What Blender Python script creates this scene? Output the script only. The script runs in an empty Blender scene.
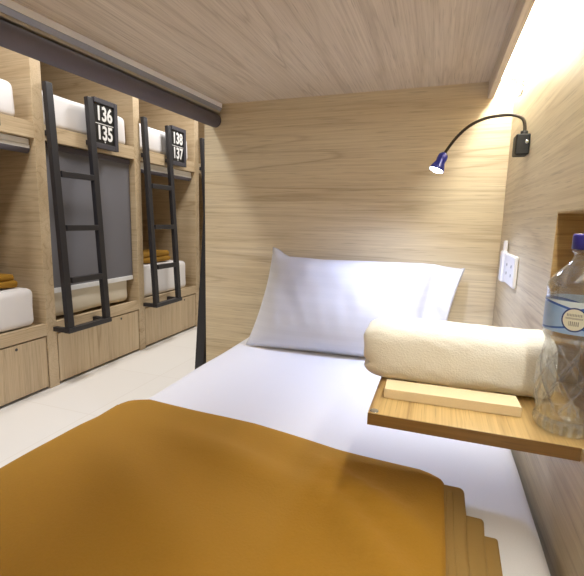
import bpy, bmesh, math, random
from mathutils import Vector, Matrix, noise as mnoise
random.seed(7)
SC = bpy.context.scene
COL = SC.collection
PI = math.pi

# ------------------------------------------------------------------ helpers
def lin(c):
    return tuple((x/255/12.92 if x/255 <= .04045 else ((x/255+.055)/1.055)**2.4) for x in c) + (1.0,)

def obj(name, bm, mat=None, parent=None, smooth=False, loc=None):
    me = bpy.data.meshes.new(name)
    bm.normal_update()
    bm.to_mesh(me); bm.free()
    if smooth:
        for p in me.polygons: p.use_smooth = True
    o = bpy.data.objects.new(name, me)
    COL.objects.link(o)
    for m in (mat if isinstance(mat, (list, tuple)) else [mat]):
        if m: me.materials.append(m)
    if parent: o.parent = parent
    if loc: o.location = loc
    return o

def thing(name, label, cat, loc=(0, 0, 0), rotz=0, group=None):
    o = bpy.data.objects.new(name, None); COL.objects.link(o)
    o.empty_display_size = .05
    o.location = loc; o.rotation_euler = (0, 0, rotz)
    o['label'] = label; o['category'] = cat
    if group: o['group'] = group
    return o

def tag(o, label, cat, group=None):
    o['label'] = label; o['category'] = cat
    if group: o['group'] = group
    return o

def struct(name, bm, mat, smooth=False):
    o = obj(name, bm, mat, None, smooth); o['kind'] = 'structure'; return o

def dup(root, loc, rotz=None, label=None):
    r = root.copy(); COL.objects.link(r); r.location = loc
    if rotz is not None: r.rotation_euler = (0, 0, rotz)
    if label: r['label'] = label
    for ch in list(root.children):
        c = ch.copy(); COL.objects.link(c); c.parent = r
        for g in list(ch.children):
            d = g.copy(); COL.objects.link(d); d.parent = c
    return r

def box(bm, x0, x1, y0, y1, z0, z1, bev=0, seg=2, rot=None):
    r = bmesh.ops.create_cube(bm, size=1)
    vs = r['verts']
    for v in vs:
        v.co = Vector(((x0+x1)/2 + v.co.x*(x1-x0), (y0+y1)/2 + v.co.y*(y1-y0), (z0+z1)/2 + v.co.z*(z1-z0)))
    if bev:
        es = list({e for v in vs for e in v.link_edges})
        bmesh.ops.bevel(bm, geom=es, offset=bev, segments=seg, profile=.5, affect='EDGES')
    return bm

def B(*a, **k):
    bm = bmesh.new(); box(bm, *a, **k); return bm

def beam_between(bm, a, b, wx, wy):
    """square bar from a to b; wx along world Y, wy perpendicular"""
    a, b = Vector(a), Vector(b); d = (b-a).normalized()
    s = Vector((0, 1, 0)); n = s.cross(d).normalized()
    vs = []
    for p in (a, b):
        for i, j in ((-1, -1), (1, -1), (1, 1), (-1, 1)):
            vs.append(bm.verts.new(p + s*i*wx/2 + n*j*wy/2))
    f = [(3, 2, 1, 0), (4, 5, 6, 7), (0, 1, 5, 4), (1, 2, 6, 5), (2, 3, 7, 6), (3, 0, 4, 7)]
    fs = [bm.faces.new([vs[i] for i in q]) for q in f]
    es = list({e for q in fs for e in q.edges})
    bmesh.ops.recalc_face_normals(bm, faces=fs)
    bmesh.ops.bevel(bm, geom=es, offset=.003, segments=2, profile=.5, affect='EDGES')
    return bm

def tube(bm, pts, rad, n=12, cap=True):
    pts = [Vector(p) for p in pts]; rings = []
    up = Vector((.13, .21, .97))
    for i, p in enumerate(pts):
        t = (pts[min(i+1, len(pts)-1)] - pts[max(i-1, 0)]).normalized()
        s = t.cross(up)
        if s.length < 1e-3: s = t.cross(Vector((1, 0, 0)))
        s.normalize(); w = s.cross(t).normalized(); up = w
        r = rad[i] if isinstance(rad, (list, tuple)) else rad
        rings.append([bm.verts.new(p + (s*math.cos(2*PI*k/n) + w*math.sin(2*PI*k/n))*r) for k in range(n)])
    for i in range(len(rings)-1):
        for k in range(n):
            bm.faces.new([rings[i][k], rings[i][(k+1) % n], rings[i+1][(k+1) % n], rings[i+1][k]])
    if cap:
        bm.faces.new(rings[0][::-1]); bm.faces.new(rings[-1])
    bmesh.ops.recalc_face_normals(bm, faces=bm.faces[:])
    return bm

def lathe(bm, prof, n=48, fn=None):
    """prof: list of (r,z). fn(r,z,a)->r"""
    rings = []
    for r, z in prof:
        ring = []
        for k in range(n):
            a = 2*PI*k/n
            rr = fn(r, z, a) if fn else r
            ring.append(bm.verts.new((rr*math.cos(a), rr*math.sin(a), z)))
        rings.append(ring)
    for i in range(len(rings)-1):
        for k in range(n):
            bm.faces.new([rings[i][k], rings[i][(k+1) % n], rings[i+1][(k+1) % n], rings[i+1][k]])
    if prof[0][0] > 1e-6: bm.faces.new(rings[0][::-1])
    if prof[-1][0] > 1e-6: bm.faces.new(rings[-1])
    bmesh.ops.recalc_face_normals(bm, faces=bm.faces[:])
    return bm

def bez(p, n=24):
    """Catmull-Rom through points"""
    p = [Vector(q) for q in p]; out = []
    q = [p[0]*2 - p[1]] + p + [p[-1]*2 - p[-2]]
    for i in range(1, len(q)-2):
        for k in range(n):
            t = k/n; a, b, c, d = q[i-1], q[i], q[i+1], q[i+2]
            out.append(.5*((2*b) + (c-a)*t + (2*a-5*b+4*c-d)*t*t + (3*b-a-3*c+d)*t**3))
    out.append(p[-1]); return out

def soft_box(x0, x1, y0, y1, z0, z1, r, step=.04, amp=0., seed=0., freq=3.):
    bm = bmesh.new()
    def axis(a, b):
        core = max(2, int((b-a-2*r)/step))
        l = [a + r*(1-math.cos(PI/2*i/4)) for i in range(4)]
        l += [a + r + (b-a-2*r)*i/core for i in range(core+1)]
        l += [b - r*(1-math.cos(PI/2*i/4)) for i in range(3, -1, -1)]
        return l
    X, Y, Z = axis(x0, x1), axis(y0, y1), axis(z0, z1)
    cache = {}
    def V(x, y, z):
        k = (round(x, 5), round(y, 5), round(z, 5))
        if k in cache: return cache[k]
        p = Vector((x, y, z))
        c = Vector((min(max(x, x0+r), x1-r), min(max(y, y0+r), y1-r), min(max(z, z0+r), z1-r)))
        d = p - c
        if d.length > 1e-9: p = c + d.normalized()*r
        n = d.normalized() if d.length > 1e-9 else Vector((0, 0, 0))
        if amp: p += n*amp*mnoise.noise(p*freq + Vector((seed, seed, seed)))
        cache[k] = bm.verts.new(p); return cache[k]
    def face(U, W, f):
        for i in range(len(U)-1):
            for j in range(len(W)-1):
                q = [V(*f(U[i], W[j])), V(*f(U[i+1], W[j])), V(*f(U[i+1], W[j+1])), V(*f(U[i], W[j+1]))]
                try: bm.faces.new(q)
                except ValueError: pass
    face(X, Y, lambda a, b: (a, b, z1)); face(X, Y, lambda a, b: (a, b, z0))
    face(X, Z, lambda a, b: (a, y0, b)); face(X, Z, lambda a, b: (a, y1, b))
    face(Y, Z, lambda a, b: (x0, a, b)); face(Y, Z, lambda a, b: (x1, a, b))
    bmesh.ops.recalc_face_normals(bm, faces=bm.faces[:])
    return bm

# ------------------------------------------------------------------ materials
class NT:
    def __init__(s, name):
        s.m = bpy.data.materials.new(name); s.m.use_nodes = True
        s.t = s.m.node_tree; s.n = s.t.nodes; s.l = s.t.links
        s.b = s.n['Principled BSDF']; s.out = s.n['Material Output']
    def new(s, typ, **k):
        n = s.n.new(typ)
        for a, v in k.items(): setattr(n, a, v)
        return n
    def link(s, a, b): s.l.new(a, b)
    def math(s, op, a, b=None, c=None):
        n = s.new('ShaderNodeMath', operation=op)
        for i, v in enumerate((a, b, c)):
            if v is None: continue
            if isinstance(v, (int, float)): n.inputs[i].default_value = v
            else: s.link(v, n.inputs[i])
        return n.outputs[0]
    def mix(s, f, a, b):
        n = s.new('ShaderNodeMix', data_type='RGBA')
        for sock, v in ((n.inputs[0], f), (n.inputs[6], a), (n.inputs[7], b)):
            if isinstance(v, (int, float, tuple)): sock.default_value = v
            else: s.link(v, sock)
        return n.outputs[2]
    def noise(s, vec, scale, detail=2, rough=.5, dist=0):
        n = s.new('ShaderNodeTexNoise')
        n.inputs['Scale'].default_value = scale; n.inputs['Detail'].default_value = detail
        n.inputs['Roughness'].default_value = rough; n.inputs['Distortion'].default_value = dist
        s.link(vec, n.inputs['Vector']); return n.outputs['Fac']
    def ramp(s, f, stops):
        n = s.new('ShaderNodeValToRGB'); e = n.color_ramp.elements
        while len(e) > 1: e.remove(e[-1])
        e[0].position, e[0].color = stops[0]
        for p, c in stops[1:]:
            q = e.new(p); q.color = c
        s.link(f, n.inputs[0]); return n.outputs[0]
    def bump(s, h, strength=.2, dist=.001):
        n = s.new('ShaderNodeBump'); n.inputs['Strength'].default_value = strength
        n.inputs['Distance'].default_value = dist
        s.link(h, n.inputs['Height']); s.link(n.outputs[0], s.b.inputs['Normal'])

def mapped(k, scale, jitter=True):
    tc = k.new('ShaderNodeTexCoord'); v = tc.outputs['Object']
    if jitter:
        oi = k.new('ShaderNodeObjectInfo'); mu = k.new('ShaderNodeVectorMath', operation='SCALE')
        co = k.new('ShaderNodeCombineXYZ')
        for i in range(3): k.link(oi.outputs['Random'], co.inputs[i])
        k.link(co.outputs[0], mu.inputs[0]); mu.inputs['Scale'].default_value = 7.3
        ad = k.new('ShaderNodeVectorMath', operation='ADD'); k.link(v, ad.inputs[0]); k.link(mu.outputs[0], ad.inputs[1]); v = ad.outputs[0]
    mp = k.new('ShaderNodeMapping'); mp.inputs['Scale'].default_value = scale
    k.link(v, mp.inputs['Vector']); return mp.outputs[0]

def wood(name, grain, light, mid, dark, rough=.42, rings=9., contrast=.62, size=1.0):
    """plain sawn ash laminate; grain = axis the fibres run along"""
    k = NT(name)
    def sc(along, across):
        v = [across*size]*3; v['xyz'.index(grain)] = along*size; return tuple(v)
    big = k.noise(mapped(k, sc(.22, 4.2)), 1.5, 2, .45, .15)
    wob = k.noise(mapped(k, sc(1.6, 26)), 1.5, 3, .6)
    w = k.math('ADD', k.math('MULTIPLY', big, rings), k.math('MULTIPLY', wob, .5))
    fr = k.math('FRACT', w)
    ring = k.ramp(fr, [(0, (1, 1, 1, 1)), (.07, (.35, .35, .35, 1)), (.40, (0, 0, 0, 1)), (.90, (.15, .15, .15, 1)), (1, (1, 1, 1, 1))])
    mask = k.ramp(k.noise(mapped(k, sc(.5, 3)), 1.3, 1, .5), [(.35, (.25, .25, .25, 1)), (.65, (1, 1, 1, 1))])
    ring = k.math('MULTIPLY', ring, mask)
    fine = k.noise(mapped(k, sc(2.2, 170)), 1.0, 3, .65)
    fine2 = k.ramp(fine, [(.38, (0, 0, 0, 1)), (.68, (1, 1, 1, 1))])
    pore = k.ramp(k.noise(mapped(k, sc(9, 380)), 1.0, 1, .5), [(.62, (0, 0, 0, 1)), (.70, (1, 1, 1, 1))])
    tone = k.noise(mapped(k, sc(.4, 9)), 1.0, 3, .55)
    base = k.mix(k.ramp(tone, [(.3, (0, 0, 0, 1)), (.7, (1, 1, 1, 1))]), lin(light), lin(mid))
    c1 = k.mix(k.math('MULTIPLY', ring, contrast), base, lin(dark))
    c2 = k.mix(k.math('MULTIPLY', fine2, .34), c1, lin(dark))
    c3 = k.mix(k.math('MULTIPLY', pore, .28), c2, lin(tuple(x*.75 for x in dark)))
    k.link(c3, k.b.inputs['Base Color'])
    k.b.inputs['Roughness'].default_value = rough
    k.bump(k.math('ADD', k.math('MULTIPLY', fine, -.5), k.math('MULTIPLY', pore, -.5)), .12, .0006)
    return k.m

def plain(name, col, rough=.5, metal=0, bump=None, spec=None, coat=0):
    k = NT(name)
    tc = mapped(k, (1, 1, 1))
    n = k.noise(tc, 60 if bump is None else bump[0], 3)
    c = lin(col)
    k.link(k.mix(n, tuple(x*.95 for x in c[:3])+(1,), tuple(min(1, x*1.05) for x in c[:3])+(1,)), k.b.inputs['Base Color'])
    k.b.inputs['Roughness'].default_value = rough; k.b.inputs['Metallic'].default_value = metal
    if spec is not None: k.b.inputs['Specular IOR Level'].default_value = spec
    if coat: k.b.inputs['Coat Weight'].default_value = coat
    if bump: k.bump(n, bump[1], bump[2])
    return k.m

def fabric(name, col, scale=700, rough=.85, sheen=.2, strength=.25, crease=0, stripe=None):
    k = NT(name)
    v = mapped(k, (1, 1, 1))
    weave = k.noise(v, scale, 2, .6)
    c = lin(col)
    base = k.mix(weave, tuple(x*.93 for x in c[:3])+(1,), tuple(min(1, x*1.04) for x in c[:3])+(1,))
    h = k.math('MULTIPLY', weave, .25)
    if crease:
        cr = k.noise(mapped(k, (1, 1, 1)), 7, 4, .55, 1.2)
        h = k.math('ADD', h, k.math('MULTIPLY', cr, crease))
    if stripe:      # satin stripe woven in
        ax, per, amt = stripe
        tc = k.new('ShaderNodeTexCoord'); sp = k.new('ShaderNodeSeparateXYZ'); k.link(tc.outputs['Object'], sp.inputs[0])
        s = k.math('FRACT', k.math('DIVIDE', sp.outputs[ax], per))
        st = k.math('GREATER_THAN', s, .5)
        base = k.mix(k.math('MULTIPLY', st, amt), base, tuple(x*.86 for x in c[:3])+(1,))
        k.link(k.math('ADD', rough-.25, k.math('MULTIPLY', st, .25)), k.b.inputs['Roughness'])
    else:
        k.b.inputs['Roughness'].default_value = rough
    k.link(base, k.b.inputs['Base Color'])
    k.b.inputs['Sheen Weight'].default_value = sheen
    k.b.inputs['Sheen Roughness'].default_value = .5
    k.b.inputs['Sheen Tint'].default_value = c
    k.bump(h, strength, .004 if crease else .0012)
    return k.m

def emit(name, col, strength):
    k = NT(name); k.b.inputs['Base Color'].default_value = lin(col)
    k.b.inputs['Emission Color'].default_value = lin(col); k.b.inputs['Emission Strength'].default_value = strength
    return k.m

WL, WM, WD = (226, 213, 184), (214, 198, 166), (160, 136, 101)
M = {}
for ax in 'xyz':
    M['wood_'+ax] = wood('ash_laminate_'+ax, ax, WL, WM, WD)
for ax in 'xyz':
    M['bunk_'+ax] = wood('ash_laminate_bunk_'+ax, ax, (210, 191, 160), (198, 176, 143), (148, 123, 90))
M['wood_shelf'] = wood('ash_laminate_shelf', 'y', (214, 186, 132), (198, 168, 110), (138, 102, 56), .3, 9, .95, 1.15)
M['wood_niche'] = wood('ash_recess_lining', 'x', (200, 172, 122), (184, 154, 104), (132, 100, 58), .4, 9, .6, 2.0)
M['wood_ceil'] = wood('ash_laminate_ceiling', 'y', (220, 208, 190), (210, 196, 176), (150, 130, 106), .6, 10, .42, 1.0)
M['edge_dark'] = wood('ash_shelf_front_edge', 'x', (142, 110, 66), (126, 95, 54), (88, 62, 32), .4, 6, .6)
M['edge'] = wood('ash_edge_band', 'x', (214, 180, 122), (200, 165, 108), (158, 118, 66), .4, 5, .4)
M['edge_y'] = wood('ash_edge_band_long', 'y', (222, 194, 148), (210, 180, 130), (168, 132, 86), .4, 5, .4)
M['black'] = plain('black_powder_coat', (36, 35, 40), .42, 0, (400, .15, .0004))
M['frame'] = plain('dark_grey_sign_frame', (62, 60, 68), .45)
M['panel'] = plain('black_sign_panel', (14, 14, 17), .35)
M['digit'] = plain('white_sign_vinyl', (236, 236, 236), .5)
M['alu'] = plain('brushed_aluminium', (246, 247, 250), .42, .05, (180, .05, .0003))
M['alu_shaded'] = plain('shaded_aluminium_rail', (150, 154, 162), .4, .2)  # same silver rail, with the shade of its down-facing bevel put into the colour
M['lip'] = plain('beige_rail_gasket', (168, 158, 138), .6)
M['blind'] = fabric('dark_blind_cloth', (112, 112, 120), 900, .7, .05, .1)
M['roll'] = fabric('dark_blind_roll', (94, 90, 101), 900, .75, .05, .1)
M['barwhite'] = plain('pale_bottom_bar', (232, 234, 238), .4)
M['sheet'] = fabric('white_cotton_sheet', (217, 217, 223), 900, .8, .1, .3, .35)
M['pillowcase'] = fabric('white_striped_pillowcase', (214, 214, 220), 900, .75, .1, .25, .30, (2, .034, .16))
M['mat'] = fabric('white_mattress_cover', (234, 232, 234), 700, .8, .1, .5, .9)
M['cream'] = fabric('shaded_white_mattress_cover', (224, 217, 201), 700, .8, .1, .3, .3)  # white cover, shade below the blind mixed into its colour
M['blanket'] = fabric('mustard_fleece', (150, 110, 27), 260, .95, .45, .5, .25)
M['hem'] = fabric('mustard_fleece_hem', (138, 110, 58), 500, .9, .3, .3)
M['towel'] = fabric('cream_terry', (251, 250, 243), 330, .95, .5, 1.0, .25)
M['card'] = plain('cream_carton', (240, 222, 186), .55, 0, (300, .1, .0004))
M['cardin'] = plain('carton_edge', (170, 128, 84), .7)
M['white_plastic'] = plain('white_plastic', (238, 238, 240), .35)
M['slot'] = plain('socket_slot', (60, 60, 64), .5)
M['lampblack'] = plain('lamp_black_plastic', (16, 16, 16), .5, 0, None, .3, 0)
M['neck'] = plain('gooseneck_sleeve', (52, 44, 34), .4, .4)
M['lampblue'] = plain('lamp_head_blue', (34, 42, 140), .3, .2, None, None, .5)
M['steel'] = plain('steel', (200, 200, 200), .25, 1)
M['paint'] = plain('white_wall_paint', (226, 224, 220), .8, 0, (120, .06, .0006))
M['cap'] = plain('violet_cap_plastic', (46, 40, 128), .35)
M['caplogo'] = plain('pale_cap_print', (190, 192, 226), .4)
M['led'] = emit('led_strip_light', (255, 250, 234), 98)
M['lens'] = emit('reading_lamp_lens', (226, 232, 255), 25)

# white floor tiles with thin grout
k = NT('white_floor_tile')
bt = k.new('ShaderNodeTexBrick'); bt.offset = 0
for nme, v in (('Scale', 1), ('Mortar Size', .0035), ('Brick Width', .6), ('Row Height', .6), ('Mortar Smooth', .2)): bt.inputs[nme].default_value = v
bt.inputs['Color1'].default_value = lin((236, 235, 233)); bt.inputs['Color2'].default_value = lin((234, 232, 230)); bt.inputs['Mortar'].default_value = lin((226, 223, 219))
k.link(mapped(k, (1, 1, 1), False), bt.inputs['Vector'])
cl = k.noise(mapped(k, (1, 1, 1), False), 2.5, 4)
k.link(k.mix(k.math('MULTIPLY', cl, .25), bt.outputs[0], lin((222, 219, 215))), k.b.inputs['Base Color'])
k.b.inputs['Roughness'].default_value = .32
M['tile'] = k.m

# clear plastic and water
k = NT('clear_bottle_plastic')      # thin clear wall: transmits straight through, reflects by angle
lw = k.new('ShaderNodeLayerWeight'); lw.inputs['Blend'].default_value = .30
tr = k.new('ShaderNodeBsdfTransparent'); tr.inputs[0].default_value = (.965, .975, .98, 1)
gl = k.new('ShaderNodeBsdfGlossy'); gl.inputs['Roughness'].default_value = .06; gl.inputs[0].default_value = (.95, .97, 1, 1)
df = k.new('ShaderNodeBsdfTranslucent'); df.inputs[0].default_value = (.9, .93, .95, 1)
m1 = k.new('ShaderNodeMixShader'); m1.inputs[0].default_value = .03; k.link(tr.outputs[0], m1.inputs[1]); k.link(df.outputs[0], m1.inputs[2])
m2 = k.new('ShaderNodeMixShader'); k.link(k.math('ADD', .04, k.math('MULTIPLY', lw.outputs['Facing'], .55)), m2.inputs[0]); k.link(m1.outputs[0], m2.inputs[1]); k.link(gl.outputs[0], m2.inputs[2])
k.link(m2.outputs[0], k.out.inputs['Surface'])
M['pet'] = k.m
m = k.m.copy(); m.name = 'clear_bottle_ridge'
for nd in m.node_tree.nodes:
    if nd.type == 'MIX_SHADER' and not nd.inputs[0].is_linked: nd.inputs[0].default_value = .22
    if nd.type == 'LAYER_WEIGHT': nd.inputs['Blend'].default_value = .45
M['ridge'] = m
# bottle label: pale blue band, blue edge curves, oval with small print
k = NT('bottle_label_print')
uv = k.new('ShaderNodeUVMap'); sp = k.new('ShaderNodeSeparateXYZ'); k.link(uv.outputs[0], sp.inputs[0])
U, V = sp.outputs[0], sp.outputs[1]     # metres around, 0..1 height
du = k.math('DIVIDE', U, .0150); dv = k.math('DIVIDE', k.math('SUBTRACT', V, .46), .37)
rr = k.math('SQRT', k.math('ADD', k.math('MULTIPLY', du, du), k.math('MULTIPLY', dv, dv)))
blue = k.mix(k.noise(mapped(k, (1, 1, 1), False), 40, 2), lin((118, 164, 226)), lin((184, 208, 240)))
# curved deep-blue swooshes at top and bottom edge
au = k.math('ABSOLUTE', U)
sw = k.math('SUBTRACT', .94, k.math('MULTIPLY', k.math('POWER', k.math('DIVIDE', k.math('SUBTRACT', .06, au), .06), 2), .20))
line = k.math('LESS_THAN', k.math('ABSOLUTE', k.math('SUBTRACT', V, sw)), .035)
line2 = k.math('LESS_THAN', k.math('ABSOLUTE', k.math('SUBTRACT', V, k.math('SUBTRACT', 1.0, sw))), .03)
top = k.math('GREATER_THAN', V, sw)
c = k.mix(top, blue, lin((214, 228, 240)))
c = k.mix(k.math('MAXIMUM', line, line2), c, lin((52, 92, 176)))
c = k.mix(k.math('LESS_THAN', rr, 1.0), c, lin((40, 62, 128)))
c = k.mix(k.math('LESS_THAN', rr, .88), c, lin((226, 226, 212)))
def rows(v0, h, w, per):
    inr = k.math('LESS_THAN', k.math('ABSOLUTE', k.math('SUBTRACT', V, v0)), h)
    inw = k.math('LESS_THAN', k.math('ABSOLUTE', U), w)
    st = k.math('GREATER_THAN', k.math('SINE', k.math('MULTIPLY', U, per)), -.1)
    return k.math('MULTIPLY', k.math('MULTIPLY', inr, inw), st)
t = k.math('MAXIMUM', rows(.60, .04, .009, 3600), k.math('MAXIMUM', rows(.50, .028, .010, 5600), rows(.34, .07, .006, 2900)))
c = k.mix(k.math('MULTIPLY', t, .75), c, lin((70, 72, 84)))
k.link(c, k.b.inputs['Base Color']); k.b.inputs['Roughness'].default_value = .35
M['label'] = k.m

# ------------------------------------------------------------------ room shell
XF = -2.2536          # front plane of the facing bunk run
PW, PITCH = .0663, .8159
Y0 = [.1806 + PITCH*(i-1) for i in range(4)]
HX = -1.12            # aisle edge of our bunk
struct('floor', B(-4.45, .15, -3.0, 4.4, -.05, 0), M['tile'])
struct('ceiling_aisle', B(-4.45, .15, -3.0, 4.4, 2.44, 2.5), M['paint'])
struct('wall_left', B(-4.45, -4.35, -3.0, 4.4, 0, 2.44), M['paint'])
struct('wall_front', B(-4.35, .15, -3.05, -2.95, 0, 2.44), M['paint'])
struct('wall_far', B(-4.35, .15, 4.3, 4.4, 0, 2.44), M['paint'])
# headboard panel of our bunk, runs to the ceiling
struct('wall_back', B(HX, -.0005, 0, .025, 0, 2.44), M['wood_x'])
struct('wall_foot', B(HX, -.0005, -2.085, -2.06, 0, 2.44), M['wood_x'])
# right wall with the recess behind the fold-down shelf
NY0, NY1, NZ0, NZ1, ND = -1.04, -.705, .700, 1.014, .065
bm = bmesh.new()
box(bm, 0, .15, -2.085, NY0, 0, 2.44); box(bm, 0, .15, NY1, 4.3, 0, 2.44)
box(bm, 0, .15, NY0, NY1, 0, NZ0-.0005); box(bm, 0, .15, NY0, NY1, NZ1, 2.44); box(bm, ND, .15, NY0, NY1, NZ0-.0005, NZ1)
struct('wall_right', bm, M['wood_y'])
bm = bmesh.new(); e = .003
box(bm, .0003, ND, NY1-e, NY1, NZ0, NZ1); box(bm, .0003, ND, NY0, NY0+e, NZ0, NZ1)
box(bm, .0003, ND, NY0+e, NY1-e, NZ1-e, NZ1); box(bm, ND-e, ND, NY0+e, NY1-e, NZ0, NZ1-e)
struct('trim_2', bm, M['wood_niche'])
# underside of the upper berth, its drop fascia and the light slot
struct('ceiling', B(HX, -.061, -2.06, 0, 1.444, 1.475), M['wood_ceil'])
struct('ceiling_slot', B(-.061, 0, -2.06, 0, 1.444, 1.475), M['paint'])
struct('trim_1', B(-.079, -.061, -2.06, 0, 1.392, 1.444, bev=.0008, seg=1), M['wood_ceil'])
# led strip in the slot
bm = bmesh.new(); box(bm, -.046, -.020, -2.0, -.03, 1.4375, 1.4438, bev=.001, seg=1)
o = obj('led_strip', bm, M['led']); tag(o, 'warm white light strip tucked above the fascia along the right wall', 'light strip')
# loose wire end by the strip
bm = bmesh.new()
tube(bm, bez([(-.006, -.10, 1.385), (-.003, -.115, 1.372), (-.010, -.13, 1.362), (-.004, -.15, 1.358), (-.003, -.17, 1.366)], 8), .0017, 6)
tube(bm, bez([(-.003, -.19, 1.39), (-.006, -.185, 1.38), (-.003, -.18, 1.375)], 6), .0017, 6)
o = obj('loose_wire', bm, M['frame']); tag(o, 'short loose wire ends on the right wall above the black reading lamp', 'wire')

# ------------------------------------------------------------------ facing bunks
def make_bunk(label):
    t = thing('bunk_bed', label, 'bunk bed', (XF, Y0[0], 0), 0, 'built-in bunks across the aisle')
    D = -2.0
    obj('divider_panel', B(D, 0, 0, PW, 0, 2.42, bev=.001, seg=1), M['bunk_x'], t)
    obj('front_rail', B(-.03, -.001, PW, PITCH, 1.402, 1.486, bev=.001, seg=1), M['bunk_y'], t)
    obj('upper_deck', B(D, -.03, PW, PITCH, 1.43, 1.465), M['bunk_y'], t)
    obj('base_rail', B(-.03, -.001, PW, PITCH, .318, .386, bev=.001, seg=1), M['bunk_y'], t)
    obj('lower_deck', B(D, -.03, PW, PITCH, .335, .368), M['bunk_y'], t)
    obj('back_panel', B(D-.02, D, 0, PITCH, 0, 2.42), M['bunk_y'], t)
    obj('top_panel', B(D, 0, PW, PITCH, 2.38, 2.42), M['bunk_y'], t)
    d = obj('drawer', B(-.026, -.003, PW+.008, PITCH-.008, .016, .310, bev=.0015, seg=1), M['bunk_z'], t)
    bm = bmesh.new()
    tube(bm, [(-.0035, PITCH-.195, .287), (-.0018, PITCH-.195, .287)], [.008, .008], 16)
    obj('finger_hole', bm, M['slot'], d)
    return t
bl = ['built-in ash bunk at the left edge of the photo with rolled-up blinds',
      'built-in ash bunk behind the 136/135 ladder, lower berth closed by a grey blind',
      'built-in ash bunk behind the 138/137 ladder with open lower berth',
      'farthest built-in ash bunk, only a sliver seen past the headboard']
b0 = make_bunk(bl[0])
bunks = [b0] + [dup(b0, (XF, Y0[i], 0), None, bl[i]) for i in (1, 2, 3)]
# the run ends with one more divider
obj('end_panel', B(-2.0, 0, PITCH, PITCH+PW, 0, 2.42, bev=.001, seg=1), M['bunk_x'], bunks[3])

# ladders -----------------------------------------------------------
def text_bm(s, size, sx=1.0):
    cu = bpy.data.curves.new('t', 'FONT'); cu.body = s; cu.size = size; cu.align_x = 'CENTER'; cu.align_y = 'CENTER'
    cu.extrude = .0012; cu.offset = .0030
    o = bpy.data.objects.new('t', cu); COL.objects.link(o)
    dg = bpy.context.evaluated_depsgraph_get(); dg.update()
    me = bpy.data.meshes.new_from_object(o.evaluated_get(dg))
    bm = bmesh.new(); bm.from_mesh(me)
    bpy.data.objects.remove(o); bpy.data.curves.remove(cu); bpy.data.meshes.remove(me)
    for v in bm.verts: v.co.x *= sx
    return bm
def place_text(bm, y, z, x):
    for v in bm.verts:      # text plane XY -> facing +X, reading along +Y
        v.co = Vector((x + v.co.z, y + v.co.x, z + v.co.y))
    return bm
ZB, ZT = .352, 1.705
def lx(z): return .100 + (.022-.100)*(z-ZB)/(ZT-ZB)
def make_ladder(label, nums, loc):
    t = thing('bunk_ladder', label, 'ladder', loc, 0, 'black ladders on the facing bunks')
    for ys in (.082, .378):
        bm = bmesh.new(); beam_between(bm, (lx(ZB), ys-.014, ZB), (lx(ZT), ys, ZT), .045, .030)
        obj('stile', bm, M['black'], t)
        bm = bmesh.new(); box(bm, .0, lx(1.44)-.014, ys-.016, ys+.016, 1.428, 1.456, bev=.002, seg=1)
        obj('hook', bm, M['black'], t)
    for z in (.628, .928, 1.228):
        bm = bmesh.new(); box(bm, lx(z)-.015, lx(z)+.015, .108, .352, z-.017, z+.017, bev=.003)
        obj('rung', bm, M['black'], t)
    bm = bmesh.new()
    box(bm, .084, .124, .040, .386, .330, .359, bev=.003)
    box(bm, .0, .084, .042, .072, .332, .358, bev=.002); box(bm, .0, .084, .350, .382, .332, .358, bev=.002)
    obj('foot_bracket', bm, M['black'], t)
    # number board: frame, panel, digits
    xs = lx(1.565)
    y0, y1, z0, z1, fw = .404, .606, 1.418, 1.716, .030
    bm = bmesh.new()
    box(bm, xs-.014, xs+.014, y1-fw, y1, z0, z1, bev=.002, seg=1)
    box(bm, xs-.014, xs+.014, y0, y1-fw, z1-fw, z1, bev=.002, seg=1)
    box(bm, xs-.014, xs+.014, y0, y1-fw, z0, z0+fw, bev=.002, seg=1)
    fr = obj('sign_frame', bm, M['frame'], t)
    obj('sign_panel', B(xs-.010, xs+.006, y0, y1-fw, z0+fw, z1-fw), M['panel'], fr)
    yc, zc = (y0+y1-fw)/2, (z0+z1)/2
    if nums:
        for s, dz in zip(nums, (.057, -.057)):
            obj('number', place_text(text_bm(s, .118, .80), yc, zc+dz, xs+.0072), M['digit'], fr)
        obj('rule', B(xs+.006, xs+.0075, y0+.008, y1-fw-.006, zc-.002, zc+.002), M['digit'], fr)
        for q in (1, -1):        # little arrows above and below
            bm = bmesh.new(); z = zc + q*.106
            vs = [bm.verts.new((xs+.0070, yc+a, z+b*q)) for a, b in ((-.007, -.005), (.007, -.005), (0, .007))]
            f = bm.faces.new(vs); e = bmesh.ops.extrude_face_region(bm, geom=[f])
            for v in e['geom']:
                if isinstance(v, bmesh.types.BMVert): v.co.x -= .001
            bmesh.ops.recalc_face_normals(bm, faces=bm.faces[:])
            obj('arrow', bm, M['digit'], fr)
    return t
make_ladder('black ladder at the very left edge, its number board just cut off', None, (XF, Y0[0]-.012, 0))
make_ladder('black bunk ladder carrying the 136 over 135 number board', ('136', '135'), (XF, Y0[1], 0))
make_ladder('black bunk ladder carrying the 138 over 137 number board', ('138', '137'), (XF, Y0[2]+.006, 0))
make_ladder('farthest black ladder, only its top left post seen past the headboard', None, (XF, Y0[3]+.010, 0))

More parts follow.
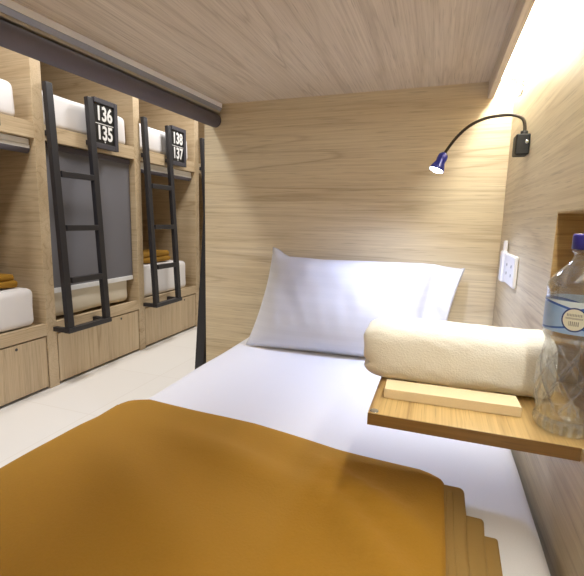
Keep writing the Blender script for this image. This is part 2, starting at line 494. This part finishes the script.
# roller blinds -----------------------------------------------------
def make_blind(label, loc, down):
    t = thing('roller_blind', label, 'roller blind', loc, 0, 'roller blinds of the facing lower berths')
    a, b = PW+.006, PITCH-.006
    bm = bmesh.new(); box(bm, -.070, -.034, a, b, 1.368, 1.399, bev=.003)
    if not down:
        obj('headrail', bm, M['alu'], t)
        bm = bmesh.new(); tube(bm, [(-.052, a+.002, 1.345), (-.052, b-.002, 1.345)], .021, 20)
        obj('roll', bm, M['roll'], t, True)
        bm = bmesh.new(); box(bm, -.036, -.0315, a, b, 1.349, 1.367, bev=.001, seg=1)
        obj('bottom_bar', bm, M['alu'], t)
    else:
        obj('headrail', bm, M['roll'], t)
        bm = bmesh.new()
        n = 24
        for i in range(n):
            pass
        box(bm, -.0460, -.0445, a, b, .572, 1.368)
        obj('blind_cloth', bm, M['blind'], t)
        obj('bottom_bar', B(-.051, -.0395, a, b, .543, .574, bev=.003), M['barwhite'], t)
    return t
make_blind('rolled-up dark blind in the leftmost facing bunk', (XF, Y0[0], 0), False)
make_blind('dark grey roller blind pulled down behind the 136/135 ladder', (XF, Y0[1], 0), True)
make_blind('rolled-up dark blind above the open berth behind the 138/137 ladder', (XF, Y0[2], 0), False)

# mattresses in the facing berths ------------------------------------
def mattress(label, y0, z0, z1, x1, seed, a=PW+.012, b=.752, mat='mat'):
    o = obj('mattress', soft_box(-1.94, 0, 0, b-a, 0, z1-z0, .035, .05, .007, seed, 6), M[mat], None, True, (XF+x1, y0+a, z0))
    tag(o, label, 'mattress', 'white mattresses in the facing berths'); return o
mattress('white upper mattress at the far left edge of the photo', Y0[0], 1.486, 1.672, -.035, 1.3)
mattress('white upper mattress behind the 136/135 number board', Y0[1], 1.486, 1.680, -.035, 5.1, PW+.004, .790)
mattress('white upper mattress behind the 138/137 number board', Y0[2], 1.486, 1.680, -.035, 9.7, PW+.004, .775)
mattress('white lower mattress at the left edge under a folded orange blanket', Y0[0], .388, .596, -.020, 2.2, PW+.02, .770)
mattress('white lower mattress with painted-in shade seen under the lowered grey blind', Y0[1], .388, .630, -.060, 3.9, PW+.004, .785, 'cream')
mattress('white lower mattress behind the 138/137 ladder under a folded orange blanket', Y0[2], .388, .628, -.020, 7.4, PW+.01, .700)
def folded(label, loc, w, d, h, seed):
    t = thing('folded_blanket', label, 'blanket', loc, 0, 'folded orange blankets on the lower berths')
    obj('top_fold', soft_box(-d, 0, 0, w, h*.48, h, h*.22, .04, .010, seed, 7), M['blanket'], t, True)
    obj('under_fold', soft_box(-d+.01, .012, .008, w+.008, 0, h*.5, h*.22, .04, .010, seed+3, 7), M['blanket'], t, True)
folded('folded orange blanket on the lower mattress at the left edge', (XF-.09, Y0[0]+.265, .604), .45, .36, .075, 2)
folded('folded orange blanket on the lower mattress behind the 138/137 ladder', (XF-.10, Y0[2]+.10, .637), .45, .36, .085, 5)

# ------------------------------------------------------------------ neighbour on our side of the aisle
t = thing('bunk_bed', 'next ash bunk on the near side, hidden behind the headboard panel', 'bunk bed', (HX+.065, .03, 0))
obj('base_rail', B(0, 1.1, 0, 1.9, 0, .386), M['wood_y'], t)
obj('front_rail', B(0, .03, 0, 1.9, 1.402, 1.486), M['wood_y'], t)
obj('upper_deck', B(.03, 1.1, 0, 1.9, 1.43, 1.465), M['wood_y'], t)
t = thing('bunk_ladder', 'black ladder leaning out beside the left edge of the wooden headboard', 'ladder', (HX, .06, 0))
def nx(z): return -.072 + (.0285+.072)*(z-ZB)/(ZT-ZB)
for ys in (.030, .330):
    bm = bmesh.new(); beam_between(bm, (nx(.002), ys, .002), (nx(ZT), ys, ZT), .052, .046)
    obj('stile', bm, M['black'], t)
for z in (.628, .928, 1.228):
    obj('rung', B(nx(z)-.015, nx(z)+.015, .056, .304, z-.017, z+.017, bev=.003), M['black'], t)
obj('foot_bracket', B(-.075, .0, .056, .304, .330, .352, bev=.003), M['black'], t)

# ------------------------------------------------------------------ our bunk
t = thing('bed_base', 'ash bed base under the big white mattress in front', 'bed base', (0, 0, 0))
obj('box', B(HX+.004, -.012, -2.05, -.004, 0, .300), M['wood_y'], t)
obj('deck', B(HX+.002, -.010, -2.055, -.002, .300, .330), M['wood_y'], t)

# blind roll hanging at the open side
t = thing('roller_blind', 'long dark blind roll with silver rail under the wooden bunk ceiling', 'roller blind', (HX+.085, 0, 1.444), -.059)
def prism(poly, y0, y1):
    bm = bmesh.new()
    A = [bm.verts.new((x, y0, z)) for x, z in poly]; Bv = [bm.verts.new((x, y1, z)) for x, z in poly]
    n = len(poly)
    bm.faces.new(A); bm.faces.new(Bv[::-1])
    for q in range(n): bm.faces.new([A[q], Bv[q], Bv[(q+1) % n], A[(q+1) % n]])
    bmesh.ops.recalc_face_normals(bm, faces=bm.faces[:]); return bm
obj('headrail', prism([(-.055, -.0005), (0, -.0005), (.0008, -.003), (0, -.0172), (-.055, -.0172)], -2.04, -.008), M['alu'], t)
obj('shaded_rail_bevel', prism([(-.055, -.0174), (-.0002, -.0174), (0, -.019), (-.011, -.033), (-.055, -.033)], -2.04, -.009), M['alu_shaded'], t)  # lower bevel of the silver rail, shade painted in by a darker metal
obj('rail_lip', prism([(-.0115, -.0332), (-.0085, -.0300), (-.0065, -.0325), (-.0105, -.0372), (-.050, -.0372), (-.050, -.0332)], -2.04, -.010), M['lip'], t)
bm = bmesh.new(); tube(bm, [(-.029, -2.03, -.0640), (-.029, -.016, -.0640)], .0262, 28); obj('roll', bm, M['roll'], t, True)
bm = bmesh.new(); tube(bm, [(-.029, -.016, -.0640), (-.029, -.009, -.0640), (-.029, -.005, -.0640)], [.0262, .0255, .021], 28); obj('end_cap', bm, M['frame'], t)

# mattress with fitted sheet
MX0, MX1, MT = -.900, -.014, .530
o = obj('mattress', soft_box(MX0, MX1, -2.04, -.004, .3355, MT, .040, .035, .004, 4.4, 4.5), M['sheet'], None, True)
tag(o, 'big white sheeted mattress in the foreground under the mustard blanket', 'mattress')

# pillow ----------------------------------------------------------------
def lerp(a, b, t): return a + (b-a)*t
BL, BR = Vector((-.836, -.205, .535)), Vector((-.165, -.165, .536))
TL, TR = Vector((-.794, -.050, .889)), Vector((-.104, -.056, .851))
def pillow():
    bm = bmesh.new(); NU, NV = 96, 48
    seam_u = .865                                     # flat open flange right of it
    def pt(u, v, side):
        top = TL.lerp(TR, u); bot = BL.lerp(BR, u); p = bot.lerp(top, v)
        # edges draw in between the pointed corners
        s = abs(2*u-1); q = abs(2*v-1)
        if v > .5:
            dip = -.026*min(1, u/.10)*(1-min(1, max(0, (u-.30)/.5))) - .004
            dip *= min(1, u/.07) if u < .07 else 1
            p.z += dip*(2*v-1)**3 * (1 if u < .98 else .5)
        p.x += .018*(1-q**2)*(1-u)**3 - .012*(1-q**2)*u**6
        uu = min(1, u/seam_u); a = max(0, 1-abs(2*uu-1)**2.6)**(.62 if uu < .5 else .48); b = max(0, 1-abs(2*v-1)**2.4)**.62
        th = a*b
        if u > seam_u: th = 0
        n = Vector((0, -.90, .42)).normalized()
        if side > 0:
            w = .084*th + .006*mnoise.noise(Vector((u*4, v*3, 2.2)))*min(1, th*3)
            w += .0035*mnoise.noise(Vector((u*13+v*3, v*4, 8.1)))*min(1, th*2)
            if u > seam_u: w += -.010*math.sin(min(1, (u-seam_u)/.06)*PI/2) + (.007*math.sin(v*9+1)+.004*math.sin(v*23+u*40))*(u-seam_u)/.135
            p = p + n*w
        else:
            p = p - Vector((0, -1, .1)).normalized()*.030*th*(1-.6*v) 
            if u > seam_u: p = p - n*.004 + n*(-.010*math.sin(min(1, (u-seam_u)/.06)*PI/2) + (.007*math.sin(v*9+1)+.004*math.sin(v*23+u*40))*(u-seam_u)/.135)
        return p
    G = {}
    for side in (1, -1):
        for i in range(NU+1):
            for j in range(NV+1):
                edge = i in (0, NU) or j in (0, NV)
                if side < 0 and edge: G[(side, i, j)] = G[(1, i, j)]; continue
                G[(side, i, j)] = bm.verts.new(pt(i/NU, j/NV, side))
        for i in range(NU):
            for j in range(NV):
                q = [G[(side, i, j)], G[(side, i+1, j)], G[(side, i+1, j+1)], G[(side, i, j+1)]]
                try: bm.faces.new(q if side > 0 else q[::-1])
                except ValueError: pass
    bmesh.ops.recalc_face_normals(bm, faces=bm.faces[:])
    return bm
o = obj('pillow', pillow(), M['pillowcase'], None, True)
tag(o, 'plump white pillow leaning against the wooden headboard', 'pillow')

# mustard blanket ---------------------------------------------------------
t = thing('blanket', 'mustard brown fleece blanket spread over the front of the white bed', 'blanket', (-.5, -1.4, .53))
OFF = Vector((-.5, -1.4, .53))
def edge_y(x):      # head-side edge of the blanket
    P = [(-.95, -.83), (-.885, -.805), (-.83, -.772), (-.68, -.784), (-.54, -.793), (-.436, -.815), (-.35, -.832), (-.268, -.839), (-.193, -.846), (-.158, -.866), (-.10, -.89)]
    for (a, b), (c, d) in zip(P, P[1:]):
        if x <= c: return lerp(b, d, max(0, (x-a)/(c-a)))
    return P[-1][1]
def und(x, y):
    a = .010*mnoise.noise(Vector((x*3.1+.4*y, y*3.7, 1.7))) + .0035*mnoise.noise(Vector((x*9+y*5, y*6-x*3, 4.2)))
    # a few long soft folds fanning from the folded corner
    for cx, cy, ang, l, w, h in ((-.30, -.96, -.62, .20, .022, .020), (-.26, -1.08, -.85, .20, .022, .017), (-.52, -.95, -.30, .30, .035, .014), (-.62, -1.1, -.55, .35, .045, .013)):
        dx, dy = x-cx, y-cy; s = dx*math.cos(ang)+dy*math.sin(ang); q = -dx*math.sin(ang)+dy*math.cos(ang)
        a += h*math.exp(-(s/l)**2*2-(q/w)**2)
    return a
def blanket_bm(xr, zt, z_low, y_shift, right_r=.010, x_off=0, left=True):
    bm = bmesh.new()
    # path across: (x,z) list from right bottom, over the top, down the left side
    path = []
    for i in range(5):
        a = PI/2*i/4; path.append((xr - right_r + right_r*math.cos(a), zt - right_r + right_r*math.sin(a)))
    path.insert(0, (xr, z_low))
    n = 44; xl = -.859
    for i in range(1, n+1): path.append((lerp(xr-right_r, xl, i/n), zt))
    if left:
        R = .048
        for i in range(1, 8):
            a = PI/2*i/7; path.append((xl - R*math.sin(a), zt - R + R*math.cos(a)))
        for i in range(1, 12): path.append((xl - R - .012*math.sin(i*.9), zt - R - .30*i/11))
    # along: head edge rolls down to the sheet
    rows = []
    er = .030
    T = [('e', PI/2*(1-i/5)) for i in range(6)] + [('y', i/60) for i in range(1, 61)]
    for kind, v in T:
        row = []
        for (x, z) in path:
            ye = edge_y(x) + y_shift
            if kind == 'e':
                y = ye - er + er*math.sin(v); dz = -er*(1-math.cos(v))
                y += .0
            else:
                y = lerp(ye - er, -2.045, v); dz = 0
            zz = z + dz
            f = min(1, max(0, (zt - z)/.03)); fe = 1 if kind == 'y' and v > .1 else (0 if kind == 'e' else v/.1)
            if z >= zt - .03: zz += und(x, y)*(.35+.65*fe)*min(1, (xr-x)/.04)
            else:
                pass
            if left and x < -.885 and z < zt-.03:
                x2 = x - .010*(1+mnoise.noise(Vector((y*4, z*3, .3))))*min(1, (zt-z)*6)
            else: x2 = x
            zz = max(zz, z_low if x > -.9 else -1)
            row.append(bm.verts.new(Vector((x2 + x_off, y, zz)) - OFF))
        rows.append(row)
    for i in range(len(rows)-1):
        for j in range(len(path)-1):
            bm.faces.new([rows[i][j], rows[i+1][j], rows[i+1][j+1], rows[i][j+1]])
    bmesh.ops.recalc_face_normals(bm, faces=bm.faces[:])
    return bm
obj('top_layer', blanket_bm(-.158, .5585, .5345, .004), M['blanket'], t, True)
# folded right border: hem band, then two lower folds peeping out
def slab(x0, x1, y0, z0, z1, r, seed):
    bm = soft_box(x0, x1, -2.04, y0, z0, z1, r, .03, .003, seed, 9)
    for v in bm.verts:
        f = max(0, -(v.co.y) - .95); v.co.x += .012*mnoise.noise(Vector((v.co.y*5, seed, 0)))*min(1, f*6) - .03*f
        v.co -= OFF
    return bm
obj('hem_band', slab(-.172, -.127, -.882, .5345, .5545, .009, 3.1), M['hem'], t, True)
obj('stitch_line', slab(-.1565, -.1535, -.905, .552, .5558, .0015, 3.1), M['hem'], t, True)
obj('stitch_line', slab(-.1465, -.1445, -.905, .552, .5556, .0012, 3.1), M['hem'], t, True)
obj('middle_fold', slab(-.200, -.102, -.944, .5335, .5465, .006, 6.2), M['hem'], t, True)
obj('bottom_fold', slab(-.200, -.086, -.976, .5325, .5405, .0038, 8.8), M['hem'], t, True)

# fold-down shelf -----------------------------------------------------------
ST = .700
t = thing('fold_down_shelf', 'small ash fold-down shelf on the right wall carrying the towel', 'shelf', (0, -.84, ST))
obj('edge_band', B(-.2805, -.001, -.1392, -.1381, -.0188, -.0002), M['edge_dark'], t)['label'] = 'darker brown front edge'
obj('board', B(-.281, ND-.004, -.138, .076, -.019, 0, bev=.0012, seg=1), M['wood_shelf'], t)
bm = bmesh.new(); tube(bm, [(-.272, -.128, .0), (-.272, -.128, .0012)], [.007, .006], 16)
obj('corner_catch', bm, M['steel'], t)

# rolled towel -------------------------------------------------------------
def towel():
    bm = bmesh.new(); NL, NC = 60, 64
    L0, L1 = -.314, -.004
    rings = []
    HW, HH = .068, .0525
    for i in range(NL+1):
        s = i/NL
        if s < .12: k = s/.12; x = L0 + .045*(1-math.cos(k*PI/2)) ; sc = .62+.38*math.sin(k*PI/2)
        elif s > .95: k = (1-s)/.05; x = L1 - .014*(1-math.cos(k*PI/2)); sc = .84+.16*math.sin(k*PI/2)
        else: x = lerp(L0+.045, L1-.014, (s-.12)/.83); sc = 1
        ring = []
        for c in range(NC):
            a = 2*PI*c/NC
            e = 3.6
            cy = math.copysign(abs(math.cos(a))**(2/e), math.cos(a)); cz = math.copysign(abs(math.sin(a))**(2/e), math.sin(a))
            y, z = cy*HW*(.5+.5*sc), cz*HH*sc
            endf = max(0, 1-s/.16)
            # the outer wrap ends in a lip low on the front: notch at the end
            g = math.exp(-((z+.018)/.006)**2)*(1 if y < 0 else .3)
            xx = x + .014*g*endf + .006*mnoise.noise(Vector((y*30, z*30, 1)))*endf
            y *= 1 - .05*g*endf
            nz = .0030*mnoise.noise(Vector((x*9, a*1.2, 3.3))) + .0015*mnoise.noise(Vector((x*40, math.cos(a)*6, math.sin(a)*6)))
            y += nz*math.cos(a); z += nz*math.sin(a)
            z = max(z, -HH+.0006)
            if z < -HH*.80: y *= 1.0
            z -= .004*(x-L0)/.3*0
            ring.append(bm.verts.new((xx, y, z + HH)))
        rings.append(ring)
    for i in range(NL):
        for c in range(NC):
            bm.faces.new([rings[i][c], rings[i][(c+1) % NC], rings[i+1][(c+1) % NC], rings[i+1][c]])
    # coiled ends: push the caps in a little
    for R, dx in ((rings[0], .010), (rings[-1], -.008)):
        prev = R
        for sc in (.80, .62, .42, .2):
            ctr = sum((v.co for v in R), Vector())/NC
            nw = [bm.verts.new(ctr + (v.co-ctr)*sc + Vector((dx*(1-sc)*(1 if int(sc*10) % 2 else .4), 0, 0))) for v in R]
            for c in range(NC): bm.faces.new([prev[c], prev[(c+1) % NC], nw[(c+1) % NC], nw[c]])
            prev = nw
        bm.faces.new(prev)
    bmesh.ops.recalc_face_normals(bm, faces=bm.faces[:])
    return bm
o = obj('rolled_towel', towel(), M['towel'], None, True, (0, -.7755, ST+.0004))
tag(o, 'thick rolled cream towel lying on the wooden shelf', 'towel')

# little carton in front of the towel
t = thing('carton', 'long slim cream carton lying in front of the towel', 'box', (-.163, -.886, ST+.0003), math.radians(1.2))
obj('sleeve', B(-.1015, .1015, -.0235, .0235, 0, .0165, bev=.0009, seg=2), M['card'], t)
for s in (-1, 1):
    bm = bmesh.new(); box(bm, s*.1016-.0004, s*.1016+.0004, -.021, .021, .0015, .015)
    obj('end_flap', bm, M['card'], t)
    bm = bmesh.new(); box(bm, s*.1018-.0005, s*.1018+.0005, -.021, .021, .0138, .0150)
    obj('flap_slit', bm, M['cardin'], t)

# water bottle ---------------------------------------------------------------
BX, BY = -.0075, -.921
t = thing('water_bottle', 'clear plastic water bottle with blue label and violet cap', 'bottle', (BX, BY, ST+.0004))
prof = [(.030, .0), (.036, .0015), (.0395, .006), (.0405, .012), (.0400, .018), (.0380, .0225), (.0385, .026), (.0405, .032)]
for i in range(1, 57):
    z = .032 + .083*i/56; prof.append((.0405 + .0022*math.sin(PI*min(1, (z-.032)/.075)) - .0025*max(0, (z-.095)/.02), z))
prof += [(.0375, .120), (.0360, .127), (.0372, .133), (.0400, .138), (.0405, .140), (.0405, .193), (.0408, .197), (.0412, .203)]
for i in range(1, 13):
    q = i/12; prof.append((.0138 + (.0412-.0138)*(.5+.5*math.cos(q*PI))**.82, .203 + .046*q))
prof += [(.0135, .2525), (.0165, .2535), (.0165, .2555), (.0132, .2565), (.0132, .268)]
def diamond(r, z, a):
    if .030 < z < .118:
        f = min(1, (z-.030)/.008, (.118-z)/.008)
        p, q = 9*a + (z-.03)*2*PI/.052, 9*a - (z-.03)*2*PI/.052
        g = max(math.exp(-(math.sin(p/2)/.18)**2), math.exp(-(math.sin(q/2)/.18)**2))
        return r + f*(.0024*g - .0012)
    if z < .024: return r + .0007*math.sin(a*22)
    if .203 < z < .246: return r + .0007*math.sin(5*a + (z-.2)*70)
    return r
# dense rings in the patterned belly
bm = bmesh.new(); lathe(bm, prof, 216, diamond)
for f in bm.faces:                       # moulded ridges and fluted foot scatter more light
    c = f.calc_center_median(); a = math.atan2(c.y, c.x); z = c.z; r = math.hypot(c.x, c.y)
    if .033 < z < .113:
        g = diamond(0, z, a)
        if g > .0001: f.material_index = 1
    elif .002 < z < .024 and (math.sin(a*22) > .2 or z > .019): f.material_index = 1
    elif .1345 < z < .139 or (.205 < z < .24 and math.sin(5*a + (z-.2)*70) > .9): f.material_index = 1
body = obj('body', bm, [M['pet'], M['ridge']], t, True)
sm = body.modifiers.new('shell', 'SOLIDIFY'); sm.thickness = .0006; sm.offset = -1
# label sleeve with uv
bm = bmesh.new(); n = 96; rl = .0411; uvl = bm.loops.layers.uv.new('UVMap')
A0 = math.radians(249)                       # print centre faces the bed
rg = [[bm.verts.new((rl*math.cos(2*PI*k/n), rl*math.sin(2*PI*k/n), z)) for k in range(n)] for z in (.146, .190)]
for k_ in range(n):
    f = bm.faces.new([rg[0][k_], rg[0][(k_+1) % n], rg[1][(k_+1) % n], rg[1][k_]])
    for lp, (kk, v) in zip(f.loops, ((k_, 0), (k_+1, 0), (k_+1, 1), (k_, 1))):
        a = 2*PI*kk/n - A0
        mid = 2*PI*(k_+.5)/n - A0
        if mid > PI: a -= 2*PI
        elif mid < -PI: a += 2*PI
        lp[uvl].uv = (a*rl, v)
obj('label', bm, M['label'], t, True)
bm = bmesh.new()
lathe(bm, [(.0170, .2575), (.0176, .259), (.0176, .275), (.0168, .2775), (.0150, .2785), (.001, .2785)], 72, lambda r, z, a: r + (.0005*math.sin(a*36) if .259 <= z <= .2751 else 0))
cap = obj('cap', bm, M['cap'], t, True)
bm = bmesh.new()
vs = []
for k_ in range(20):
    a = 2*PI*k_/20; ang = A0 + .35 + .28*math.cos(a); z = .2672 + .0055*math.sin(a)
    vs.append(bm.verts.new((.0184*math.cos(ang), .0184*math.sin(ang), z)))
bm.faces.new(vs); bmesh.ops.recalc_face_normals(bm, faces=bm.faces[:])
obj('cap_print', bm, M['caplogo'], cap)

# gooseneck reading lamp --------------------------------------------------------
t = thing('reading_lamp', 'black gooseneck reading lamp lit on the right wall', 'lamp', (0, -.335, 1.19))
O = Vector((0, -.335, 1.19))
b_ = obj('wall_box', B(-.032, -.0005, -.026, .026, -.026, .024, bev=.003), M['lampblack'], t)
bm = bmesh.new(); tube(bm, [(-.008, -.0255, .004), (-.008, -.0290, .004)], [.0052, .0045], 16); obj('screw', bm, M['steel'], b_, True)
neck = [(-.012, -.335, 1.214), (-.012, -.335, 1.236), (-.019, -.332, 1.256), (-.040, -.325, 1.267), (-.068, -.318, 1.269), (-.103, -.308, 1.266), (-.138, -.298, 1.252), (-.167, -.290, 1.227), (-.189, -.284, 1.197), (-.201, -.281, 1.176)]
pts = [Vector(p)-O for p in bez(neck, 12)]
bm = bmesh.new(); tube(bm, pts, [.0038 + .0005*(i % 2) for i in range(len(pts))], 14); obj('gooseneck', bm, M['neck'], t, True)
bm = bmesh.new(); tube(bm, [Vector((-.012, -.335, 1.213))-O, Vector((-.012, -.335, 1.224))-O], .0085, 16); obj('neck_collar', bm, M['lampblack'], t, True)
ax = Vector((-.36, -.16, -.92)).normalized(); hp = Vector((-.199, -.2815, 1.180))-O
bm = bmesh.new()
hs = [(-.006, .007), (0, .0125), (.004, .0135), (.014, .0140), (.019, .0130), (.024, .0140), (.036, .0190), (.042, .0200), (.0445, .0198)]
tube(bm, [hp + ax*d for d, _ in hs], [r for _, r in hs], 28, True)
hd = obj('lamp_head', bm, M['lampblue'], t, True)
bm = bmesh.new(); tube(bm, [hp + ax*.0440, hp + ax*.0470, hp + ax*.0490], [.0185, .0180, .0130], 28); obj('lens', bm, M['lens'], hd, True)

# socket on the right wall ---------------------------------------------------------
t = thing('wall_socket', 'white double socket plate on the right wall beside the pillow', 'socket', (0, -.290, .868))
pl = obj('plate', B(-.011, -.0005, -.085, .085, -.041, .041, bev=.004, seg=3), M['white_plastic'], t)
for y in (-.045, .030):
    for dz in (-.012, .012):
        bm = bmesh.new(); tube(bm, [(-.0108, y, dz), (-.0114, y, dz)], .0045, 12); obj('socket_hole', bm, M['slot'], pl)
ad = obj('plug_adapter', B(-.017, -.0005, .088, .136, -.046, .046, bev=.006, seg=3), M['white_plastic'], t)
obj('adapter_tab', B(-.012, -.002, .108, .130, .046, .076, bev=.003), M['white_plastic'], ad)

# ------------------------------------------------------------------ lights
def area(name, loc, size, power, col, rot=(0, 0, 0), sy=None):
    l = bpy.data.lights.new(name, 'AREA'); l.energy = power; l.color = col; l.size = size
    if sy: l.shape = 'RECTANGLE'; l.size_y = sy
    o = bpy.data.objects.new(name, l); COL.objects.link(o); o.location = loc; o.rotation_euler = rot; return o
for i, y in enumerate((-1.7, -.2, 1.3, 2.8)):
    area('aisle_downlight', (-1.70, y, 2.43), .30, 27, (1.0, .975, .94))
sp = bpy.data.lights.new('reading_spot', 'SPOT'); sp.energy = 25; sp.color = (.56, .67, 1.0); sp.spot_size = math.radians(158); sp.spot_blend = 1.0; sp.shadow_soft_size = .018
so = bpy.data.objects.new('reading_spot', sp); COL.objects.link(so)
so.location = O + hp + ax*.056
so.rotation_euler = Vector((-.30, -.16, -.90)).to_track_quat('-Z', 'Y').to_euler()
w = bpy.data.worlds.new('World'); SC.world = w; w.use_nodes = True
w.node_tree.nodes['Background'].inputs[0].default_value = (1, .96, .9, 1); w.node_tree.nodes['Background'].inputs[1].default_value = .15

# ------------------------------------------------------------------ camera
cd = bpy.data.cameras.new('camera'); cam = bpy.data.objects.new('camera', cd); COL.objects.link(cam); SC.camera = cam
yaw, pitch, roll = -.3509, .1539, .0184
F = Vector((math.sin(yaw)*math.cos(pitch), math.cos(yaw)*math.cos(pitch), -math.sin(pitch)))
R = Vector((math.cos(yaw), -math.sin(yaw), 0)); U_ = R.cross(F)
R2 = math.cos(roll)*R + math.sin(roll)*U_; U2 = -math.sin(roll)*R + math.cos(roll)*U_
cam.matrix_world = Matrix(((R2.x, U2.x, -F.x, -.1983), (R2.y, U2.y, -F.y, -1.6162), (R2.z, U2.z, -F.z, .9886), (0, 0, 0, 1)))
cd.sensor_fit = 'HORIZONTAL'; cd.sensor_width = 36; cd.lens = 431.6/584*36
cd.shift_x = (292-277.71)/584; cd.clip_start = .02

vs_ = SC.view_settings; vs_.view_transform = 'Standard'; vs_.look = 'None'; vs_.exposure = -.45; vs_.gamma = 1.0; vs_.use_curve_mapping = False
cy = SC.cycles
cy.use_denoising = True; cy.transparent_max_bounces = 16; cy.max_bounces = 12; cy.transmission_bounces = 10; cy.diffuse_bounces = 6; cy.caustics_refractive = True; cy.blur_glossy = .5; cy.sample_clamp_indirect = 6
